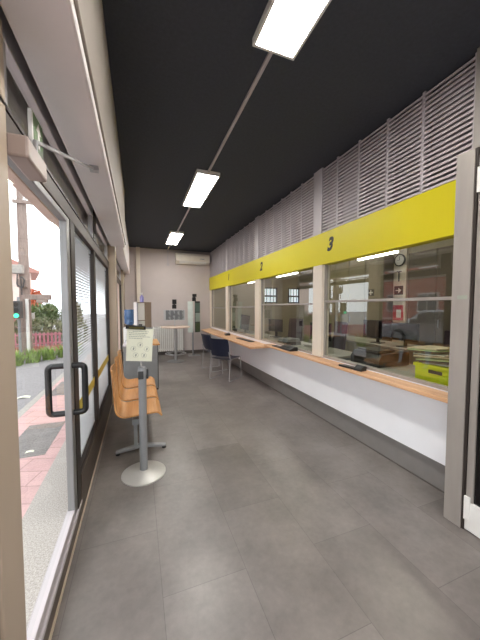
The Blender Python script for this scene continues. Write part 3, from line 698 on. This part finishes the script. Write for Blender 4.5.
# desks inside
def desk(x0,x1,y0,y1,h,label):
    t = thing('office_desk', label, 'desk', ((x0+x1)/2,(y0+y1)/2,0), 0, 'office desks behind the counter')
    obj('desktop', B(x0,x1,y0,y1,h-0.03,h), 'deskgrey', t, bevel=0.004)
    for yy in (y0+0.05, y1-0.08): obj('leg', B(x0+0.05,x1-0.05,yy,yy+0.03,0,h-0.03), 'greymetal', t)
desk(2.40,3.10,1.15,2.85,0.80,'office desk inside window 3 carrying the lime crate')
desk(2.40,3.10,3.10,4.85,0.80,'office desk inside window 2')
desk(2.40,3.10,5.05,6.80,0.80,'office desk inside window 1')
desk(2.40,3.10,6.95,8.4,0.80,'office desk inside the farthest window')
desk(4.2,4.9,3.3,5.6,0.78,'office desk at the back of the office near the cabinets')
def monitor(x,y,z,rz,label,w_=0.5,h=0.31,tilt=0.0):
    t = thing('monitor', label, 'monitor', (x,y,z), rz, 'office monitors')
    W = Matrix.Translation((x,y,z)) @ Euler((0,0,rz)).to_matrix().to_4x4()
    def K(r=None):
        m = MB(); m.X = W @ (r if r else Matrix.Identity(4)); return m
    obj('base', K().box(-0.09,0.09,-0.11,0.11,0,0.015), 'blackplastic', t, bevel=0.004)
    obj('stand', K().box(0.0,0.03,-0.025,0.025,0.015,0.25), 'blackplastic', t)
    r = Matrix.Translation((0,0,0.27)) @ Euler((tilt,0,0)).to_matrix().to_4x4()
    s = obj('screen', K(r).box(-0.025,0.0,-w_/2,w_/2,-h/2,h/2), 'blackplastic', t, bevel=0.004)
    obj('display', K(r).box(-0.027,-0.0255,-w_/2+0.015,w_/2-0.015,-h/2+0.02,h/2-0.015), 'darkglass', s)
monitor(2.72,6.95,0.80,0.55,'dark portrait monitor on the desk inside window 1',0.30,0.40,0.12)
monitor(2.95,3.95,0.80,0.3,'dark monitor on the desk inside window 2, near the post',0.42,0.30)
monitor(4.45,4.15,0.78,0.2,'wide dark monitor on the rear office desk',0.60,0.36)
monitor(4.45,3.55,0.78,0.1,'dark monitor on the rear office desk nearer the post',0.5,0.32)
monitor(2.95,5.6,0.80,0.4,'dark monitor inside window 2, seen far to its left',0.40,0.28)
def office_chair(x,y,rz,label):
    t = thing('office_chair', label, 'chair', (x,y,0), rz, 'dark office swivel chairs')
    W = Matrix.Translation((x,y,0)) @ Euler((0,0,rz)).to_matrix().to_4x4()
    def K():
        m = MB(); m.X = W.copy(); return m
    st = K()
    for k in range(5):
        a = 2*PI*k/5; st.tube([(0,0,0.10),(0.28*math.cos(a),0.28*math.sin(a),0.06)],0.02,6)
    obj('star_base', st, 'blackplastic', t)
    for k in range(5):
        a = 2*PI*k/5; obj('caster', K().tube([(0.28*math.cos(a)-0.01,0.28*math.sin(a),0.03),(0.28*math.cos(a)+0.01,0.28*math.sin(a),0.03)],0.03,10), 'blackplastic', t)
    obj('gas_lift', K().tube([(0,0,0.1),(0,0,0.45)],0.025,8), 'greymetal', t)
    obj('seat', K().box(-0.24,0.24,-0.24,0.24,0.45,0.53), 'purple', t, bevel=0.03)
    obj('backrest', K().prism([(0.22,0.62),(0.27,0.62),(0.33,1.18),(0.27,1.20)], 'y', -0.22, 0.22), 'purple', t, bevel=0.02)
    obj('back_support', K().box(0.24,0.275,-0.03,0.03,0.47,0.7), 'blackplastic', t)
office_chair(3.50,2.15,0.2,'dark swivel chair pulled up inside window 3')
office_chair(3.55,4.55,-0.2,'dark swivel chair pulled up inside window 2')
office_chair(3.50,6.0,0.3,'dark swivel chair behind window 1 desk')
t = thing('printer', 'flat black printer on the desk inside window 3', 'printer', (2.85,2.55,0.80))
obj('body', MB().prism([(2.55,0.80),(3.03,0.80),(3.03,0.95),(2.95,0.97),(2.6,0.95),(2.55,0.88)], 'y', 2.35, 2.80), 'blackplastic', t, bevel=0.01)
obj('paper_tray', B(2.58,2.85,2.40,2.70,0.97,0.985), 'darkgrey', t)
obj('output_slot', B(2.545,2.552,2.42,2.72,0.83,0.85), 'darkgrey', t)
t = thing('plastic_crate', 'lime yellow crate heaped with papers inside window 3', 'crate', (2.62,1.66,0.80))
x0, x1, y0, y1 = 2.46, 2.78, 1.47, 1.85
obj('bin', MB().box(x0,x1,y0,y0+.015,0.80,0.97).box(x0,x1,y1-.015,y1,0.80,0.97).box(x0,x0+.015,y0+.015,y1-.015,0.80,0.97).box(x1-.015,x1,y0+.015,y1-.015,0.80,0.97).box(x0,x1,y0,y1,0.80,0.81), 'lime', t, bevel=0.004)
obj('rim', MB().box(x0-.012,x1+.012,y0-.012,y0,0.945,0.975).box(x0-.012,x1+.012,y1,y1+.012,0.945,0.975).box(x0-.012,x0,y0,y1,0.945,0.975).box(x1,x1+.012,y0,y1,0.945,0.975), 'lime', t, bevel=0.003)
obj('hand_grip', B(x0-.004,x0,1.60,1.72,0.90,0.93), 'darkgrey', t)
pcols = [mat('paper_white',(232,230,220),0.7), mat('paper_grey',(96,96,94),0.7), mat('paper_green',(176,196,150),0.7), mat('paper_buff',(214,204,176),0.7)]
for k in range(8):
    m = MB().at((2.62+random.uniform(-0.03,0.03), 1.69+k*0.02+random.uniform(-0.04,0.04), 0.985+k*0.018), random.uniform(-0.4,0.4), -0.06, random.uniform(-0.03,0.03))
    m.box(-0.14,0.14,-0.15,0.15,-0.005,0.005)
    tag(obj('paper_bundle', m, pcols[k%4]), ['white','dark grey','pale green','buff','white','dark grey','pale green','buff'][k]+' paper bundle in the heap on the lime crate'+(', lower half of heap' if k < 4 else ', upper half of heap'), 'paper', 'paper heap on the lime crate')
t = thing('telephone', 'black desk telephone inside window 1', 'telephone', (2.52,7.35,0.80))
obj('base', MB().prism([(2.44,0.80),(2.60,0.80),(2.60,0.88),(2.44,0.83)], 'y', 7.24, 7.44), 'blackplastic', t, bevel=0.006)
obj('handset', MB().tube(smooth_path([(2.48,7.42,0.86),(2.50,7.42,0.90),(2.58,7.42,0.93),(2.60,7.42,0.89)],0.02),0.018,8), 'blackplastic', t, smooth=True)
t = thing('filing_folders', 'dark low stack of folders inside window 2', 'folder', (2.6,4.45,0.80))
obj('folder', B(2.46,2.78,4.3,4.6,0.80,0.86), 'darkgrey', t, bevel=0.004)
obj('folder', MB().at((2.62,4.45,0.86),0.2).box(-0.15,0.15,-0.13,0.13,0,0.05), 'greymetal', t, bevel=0.004)
# unseen ceiling panels added to light the office
for i, y0 in enumerate((2.2, 5.2)):
    t = thing('ceiling_light', ['lit ceiling light panel inside the office behind window 3', 'lit ceiling light panel inside the office behind window 1'][i], 'ceiling light', (4.0,y0+0.6,ZC-0.08), 0, 'office ceiling lights')
    obj('frame', MB().box(3.85,4.15,y0,y0+1.2,ZC-0.05,ZC), 'white', t)
    obj('diffuser', B(3.87,4.13,y0+0.02,y0+1.18,ZC-0.06,ZC-0.05), mat('office_diffuser',(255,250,240),0.5,emit=(255,246,230),estr=24), t)

for i, (a, b) in enumerate(((2.95,3.70),(5.60,6.60),(8.05,8.65))):  # glowing bars placed to draw the bright streaks across the counter panes
    t = thing('tube_light', ['glowing office tube light seen high through the nearest service window','glowing office tube light seen through the window with two barred openings behind','glowing office tube light hanging nearest the far end wall'][i], 'tube light', (3.5,(a+b)/2,2.29))
    obj('tube', B(3.48,3.52,a,b,2.27,2.30), mat('tube_diffuser',(255,252,246),0.5,emit=(255,250,240),estr=9), t)
    obj('housing', B(3.475,3.525,a,b,2.30,2.33), 'white', t)
    for yy in (a+0.1, b-0.1): obj('cord', MB().tube([(3.5,yy,2.33),(3.5,yy,ZC)],0.003,6), 'darkgrey', t)

# ------------------------------------------------------------------ outside
GZ = 0.10
struct('ground', B(-60, -1.5, -14, 60, -0.2, GZ-0.04), 'asphalt')
struct('sidewalk', B(-1.42, -0.74, -8, 40, -0.1, GZ), 'pinkpave')
struct('kerb', B(-1.52, -1.42, -8, 40, -0.1, GZ), 'concrete', bevel=0.01)
struct('path', B(-0.74, -0.47, -8, 12, -0.1, GZ), 'granite')
struct('path_patch', B(-1.22, -0.85, 3.02, 3.83, GZ-0.05, GZ+0.002), 'greypave')
struct('path_patch_far', B(-1.36, -0.84, 5.0, 5.9, GZ-0.05, GZ+0.002), 'greypave')
struct('exterior_wall', MB().box(-0.60,-0.5,YB,40,0,3.4), 'pinkwall')
struct('roof_eave', MB().box(-0.67,-0.5,-6,YB,2.30,2.85), 'concrete')
struct('roof_eave_edge', MB().box(-0.75,-0.67,-6,YB,2.28,2.85), 'eave', bevel=0.006)

def foliage(mb, cx, cy, cz, rx, ry, rz, n, s, elong=1.0):
    for _ in range(n):
        u, v = random.uniform(0, 2*PI), random.uniform(-1, 1); r = random.uniform(0.55, 1.0)
        q = math.sqrt(1-v*v)
        p = Vector((cx+rx*r*q*math.cos(u), cy+ry*r*q*math.sin(u), cz+rz*r*v))
        e = Euler((random.uniform(0,PI), random.uniform(0,PI), random.uniform(0,2*PI))).to_matrix()
        ss = s*random.uniform(0.6,1.3)
        a = e @ Vector((ss*elong,0,0)); b = e @ Vector((0,ss*0.5,0))
        mb.add([p-a, p+b, p+a, p-b], [(0,1,2,3)])
# strappy plants at the road edge
for i in range(7):
    f_ = i/6; px, py = -3.35+1.6*f_, 7.5+1.9*f_
    mb = MB()
    for _ in range(90):
        a = random.uniform(0,2*PI); L_ = random.uniform(0.25,0.45); lean = random.uniform(0.1,0.6)
        b0 = Vector((px+random.uniform(-0.13,0.13), py+random.uniform(-0.13,0.13), GZ-0.06))
        dv = Vector((math.cos(a)*lean, math.sin(a)*lean, 1)).normalized()*L_; sd = Vector((-math.sin(a), math.cos(a),0))*0.018
        m1 = b0+dv*0.6; tip = b0+dv+Vector((math.cos(a),math.sin(a),-0.5))*0.08*lean
        mb.add([b0-sd*0.6, b0+sd*0.6, m1+sd, m1-sd], [(0,1,2,3)]); mb.add([m1-sd, m1+sd, tip], [(0,1,2)])
    where = ['first from the road end of the planted strip','second from the road end of the planted strip','third from the road end of the planted strip','in the middle of the planted strip','third from the pavement end of the planted strip','second from the pavement end of the planted strip','at the pavement end of the planted strip'][i]
    tag(obj('strap_leaf_plant', mb, 'leaf2'), 'low strap-leaved green plant '+where, 'plant', 'strappy plants at the road edge')
# wall + pink railing
t = thing('railing_fence', 'pink upright railing on a low brick wall behind the plants', 'fence', (-3.0,10.4,GZ))
X_ = Matrix.Translation((-3.95,10.3,0)) @ Euler((0,0,0.15)).to_matrix().to_4x4()
mb = MB(); mb.X = X_; mb.box(-1.6,1.6,-0.08,0.08,-0.05,0.24); obj('brick_base', mb, 'brickred', t)
mb = MB(); mb.X = X_
for k in range(30): mb.box(-1.55+k*0.105,-1.55+k*0.105+0.06,-0.015,0.015,0.24,0.66)
obj('pickets', mb, 'pinkrail', t)
mb = MB(); mb.X = X_; mb.box(-1.6,1.6,-0.02,0.02,0.30,0.34).box(-1.6,1.6,-0.02,0.02,0.58,0.62); obj('rail', mb, 'pinkrail', t)
mb = MB()
for k in range(9): foliage(mb, -4.9+k*0.36, 11.3, 0.62, 0.34,0.33,0.55, 420, 0.06)
o = tag(obj('hedge', mb, 'leaf3'), 'long clipped dull green hedge behind the pink railing', 'hedge')
def bush(x,y,z,rx,rz,n,s,m,label,name='tree'):
    t = thing(name, label, 'tree', (x,y,0.05))
    obj('trunk', MB().tube([(x,y,0.03),(x+0.05,y,z*0.5),(x,y,z)],0.12,8,r1=0.05), 'trunk', t)
    mb = MB()
    for _ in range(7):
        foliage(mb, x+random.uniform(-0.5,0.5)*rx, y+random.uniform(-0.5,0.5)*rx, z+random.uniform(-0.35,0.35)*rz, rx*0.62, rx*0.62, rz*0.62, n, s)
    obj('crown', mb, m, t)
bush(-3.95,14.6,1.15,0.6,0.75,420,0.07,'leaf','round dark green bush behind the hedge, left one','garden_bush')
bush(-2.85,14.6,1.05,0.5,0.75,420,0.07,'leaf3','round dull green bush behind the hedge, beside the door stile','garden_bush')
bush(-5.55,19.0,1.9,0.38,0.8,350,0.07,'redleaf','orange red autumn tree beside the pink house')
# house
t = thing('house', 'two storey pink house with red tiled roof across the road', 'house', (-11.5,32,0))
H_ = Matrix.Translation((-9.0,30,0)) @ Euler((0,0,math.radians(18))).to_matrix().to_4x4() @ Matrix.Translation((9.0,-30,0))
def HB(*a):
    m = MB(); m.X = H_; return m.box(*a) if a else m
obj('wall', HB(-15,-9.0,30,38,0,4.6), 'pinkwall', t)
obj('roof', HB().prism([(-15.6,4.5),(-8.4,4.5),(-8.4,4.65),(-12.1,6.4),(-15.6,4.65)], 'y', 29.3, 38.6), 'rooftile', t)
for z in (0.9, 2.9):
    for xx in (-13.6,-11.2):
        w = obj('window', HB(xx,xx+0.9,29.95,30.0,z,z+1.2), 'white', t); obj('pane', HB(xx+0.08,xx+0.82,29.93,29.96,z+0.08,z+1.12), 'winglass', w)
t = thing('garden_gatepost', 'reddish garden wall with pale post at the left of the pole', 'wall', (-4.6,12.6,0.05))
obj('wall_panel', B(-6.2,-3.95,12.5,12.7,0.05,1.1), 'pinkrail', t)
obj('gate_post', B(-3.95,-3.75,12.45,12.75,0.05,1.25), 'concrete', t, bevel=0.02)
# utility pole
ux, uy = -2.84, 8.95
t = thing('utility_pole', 'weathered utility pole with boxes and a crossarm at road edge', 'utility pole', (ux,uy,GZ-0.06))
obj('pole', MB().tube([(ux,uy,0.03),(ux,uy,2.4),(ux,uy,5.0)],0.135,14,r1=0.10), 'polewood', t, smooth=True)
obj('crossarm', MB().box(ux-0.15,ux+0.75,uy-0.16,uy-0.10,4.18,4.26), 'polewood', t)
for k in range(3): obj('insulator', MB().lathe([(0.03,0),(0.04,0.03),(0.02,0.06),(0.03,0.09)], (ux+0.1+k*0.28,uy-0.13,4.26), 10), 'white', t)
obj('junction_box', MB().box(ux-0.20,ux+0.05,uy-0.28,uy-0.11,2.35,2.58), 'concrete', t, bevel=0.02)
obj('junction_box', MB().box(ux-0.10,ux+0.12,uy-0.24,uy-0.11,2.0,2.22), 'polewood', t, bevel=0.02)
obj('cable_bundle', MB().tube(smooth_path([(ux-0.05,uy-0.3,2.33),(ux-0.07,uy-0.31,2.05),(ux+0.06,uy-0.3,1.98),(ux+0.10,uy-0.31,2.2),(ux+0.02,uy-0.3,2.28),(ux+0.03,uy-0.3,1.8)],0.05),0.016,6), 'darkgrey', t)
obj('bracket_shelf', MB().box(ux+0.0,ux+0.62,uy-0.20,uy-0.05,1.68,1.82).box(ux+0.3,ux+0.55,uy-0.2,uy-0.05,1.60,1.68), 'polewood', t, bevel=0.01)
obj('drain_pipe', MB().tube([(ux+0.10,uy-0.20,0.05),(ux+0.10,uy-0.20,1.7)],0.04,8), 'white', t)
for i, (a, b) in enumerate((((ux+0.25,uy+0.16,4.30),(-1.2,15.5,3.4)), ((ux-0.2,uy-0.2,4.45),(-9.0,4.0,6.8)))):
    pts = [Vector(a).lerp(Vector(b), k/12)-Vector((0,0,0.25*math.sin(PI*k/12))) for k in range(13)]
    tag(obj('overhead_wire', MB().tube(pts,0.012,5), 'darkgrey'), ['thin overhead wire sagging from pole crossarm toward the shopfront side','thin overhead wire running from the pole top across the road'][i], 'wire', 'overhead wires')
t = thing('traffic_light', 'small traffic light showing green beside the utility pole', 'traffic light', (-2.9,8.6,GZ-0.06))
obj('post', MB().tube([(-2.90,8.68,0.03),(-2.90,8.68,1.75)],0.035,8), 'greymetal', t)
obj('housing', B(-2.96,-2.79,8.44,8.62,1.2,1.64), 'darkgrey', t, bevel=0.01)
for k, m in enumerate(('greenlamp','rubber','rubber')):
    mb = MB(); mb.X = Matrix.Translation((-2.875,8.44,1.27+k*0.14)) @ Euler((PI/2,0,0)).to_matrix().to_4x4()
    mb.lathe([(0.055,0),(0.055,0.012)],(0,0,0),16); obj('lamp', mb, m, t)
for i, (x, y, lab) in enumerate(((-1.72,5.2,'crumpled white litter on the road beyond the kerb'),(-1.0,3.12,'small white scrap on the grey paving patch'))):
    mb = MB(); z = GZ-0.04 if i == 0 else GZ+0.002
    s = 0.09 if i == 0 else 0.035
    vs = [(x-s,y-s*0.5,z),(x,y-s*0.6,z+0.25*s),(x+s,y-s*0.3,z),(x-s*0.8,y+s*0.4,z+0.01),(x+0.02,y+s*0.5,z+0.3*s),(x+s*0.9,y+s*0.6,z+0.005)]
    mb.add(vs, [(0,1,4,3),(1,2,5,4)])
    tag(obj('litter', mb, 'paper'), lab, 'litter')

# building and car across the road: seen mirrored in the counter glass
t = thing('apartment_building', 'red brown apartment building with pale windows across the road, mirrored in the glass', 'building', (-10.5,10,0))
obj('wall', B(-13,-9.5,3,13,0,9), 'redwall', t)
for fl in range(3):
    for k in range(5):
        y = 3.7+k*1.9; z = 1.2+fl*2.3
        w = obj('window', B(-9.5,-9.44,y,y+1.1,z,z+1.0), 'white', t)
        obj('pane', MB().box(-9.44,-9.42,y+0.08,y+0.51,z+0.08,z+0.92).box(-9.44,-9.42,y+0.59,y+1.02,z+0.08,z+0.92), 'winglass', w)
for fl in range(3): obj('string_course', B(-9.5,-9.42,3,13,0.75+fl*2.3,0.85+fl*2.3), 'pinkwall', t)
t = thing('parked_car', 'silver hatchback parked across the road, mirrored in the glass', 'car', (-5.2,6.2,GZ-0.04))
g = GZ-0.04
body = [(4.2,0.35),(8.1,0.35),(8.2,0.6),(8.1,0.85),(7.2,0.95),(6.5,1.42),(5.0,1.46),(4.35,1.0),(4.15,0.7)]
obj('body', MB().prism([(y,z+g-0.1) for y,z in body], 'x', -6.0, -4.35), 'silvercar', t, bevel=0.06)
obj('side_window', MB().prism([(4.7,1.02+g-0.1),(6.95,0.98+g-0.1),(6.45,1.34+g-0.1),(5.05,1.38+g-0.1)], 'x', -4.352, -4.34), 'winglass', t)
for y in (4.95, 7.35):
    for x0 in (-4.5, -5.95):
        wm = MB(); wm.X = Matrix.Translation((x0,y,g+0.31)) @ Euler((0,PI/2,0)).to_matrix().to_4x4()
        wm.lathe([(0.26,0),(0.31,0.03),(0.31,0.16),(0.26,0.19)],(0,0,0),24); wl = obj('wheel', wm, 'rubber', t, smooth=True)
        hm = MB(); hm.X = Matrix.Translation((x0+0.19,y,g+0.31)) @ Euler((0,PI/2,0)).to_matrix().to_4x4(); hm.lathe([(0.19,0),(0.16,0.012)],(0,0,0),20); obj('hubcap', hm, 'silver', wl)
obj('head_lamp', B(-4.7,-4.36,8.08,8.16,0.62+g-0.1,0.76+g-0.1), 'white', t, bevel=0.01)

# added fill lamp, unseen behind the camera, to brighten the near end
ld = bpy.data.lights.new('entrance_ceiling_lamp','AREA'); ld.shape = 'RECTANGLE'; ld.size = 0.3; ld.size_y = 1.2; ld.energy = 45; ld.color = (1.0,0.97,0.93)
lo = bpy.data.objects.new('entrance_ceiling_lamp', ld); C.objects.link(lo); lo.location = (0.885,-1.3,ZC-0.08)
# ------------------------------------------------------------------ world, camera
w = bpy.data.worlds.new('overcast'); bpy.context.scene.world = w; w.use_nodes = True
nt = w.node_tree; bg = nt.nodes['Background']
tc = nt.nodes.new('ShaderNodeTexCoord'); nz = nt.nodes.new('ShaderNodeTexNoise'); nz.inputs['Scale'].default_value = 2.2; nz.inputs['Detail'].default_value = 5
rp = nt.nodes.new('ShaderNodeValToRGB'); rp.color_ramp.elements[0].color = (0.86,0.91,0.98,1); rp.color_ramp.elements[1].color = (1,1,1,1)
rp.color_ramp.elements[0].position = 0.35; rp.color_ramp.elements[1].position = 0.6
nt.links.new(tc.outputs['Generated'], nz.inputs['Vector']); nt.links.new(nz.outputs['Fac'], rp.inputs['Fac']); nt.links.new(rp.outputs['Color'], bg.inputs['Color'])
bg.inputs['Strength'].default_value = 2.7

FPX, VPX, VPY = 275.0, 138.0, 306.5
Yc = Vector(((VPX-240)/FPX, (320-VPY)/FPX, -1)).normalized()
Zc = Vector((0, -Yc.z, Yc.y)).normalized(); Xc = Yc.cross(Zc)
cam = bpy.data.cameras.new('camera'); co = bpy.data.objects.new('camera', cam); C.objects.link(co)
Rm = Matrix((Xc, Yc, Zc))
co.matrix_world = Matrix.Translation((0,0,1.5)) @ Rm.to_4x4()
cam.sensor_fit = 'VERTICAL'; cam.sensor_height = 24; cam.lens = FPX/640*24; cam.clip_start = 0.02; cam.clip_end = 300
sc = bpy.context.scene; sc.camera = co
sc.view_settings.view_transform = 'Standard'; sc.view_settings.look = 'None'; sc.view_settings.exposure = 0.35
sc.cycles.max_bounces = 10; sc.cycles.transparent_max_bounces = 16; sc.cycles.diffuse_bounces = 5; sc.cycles.glossy_bounces = 5
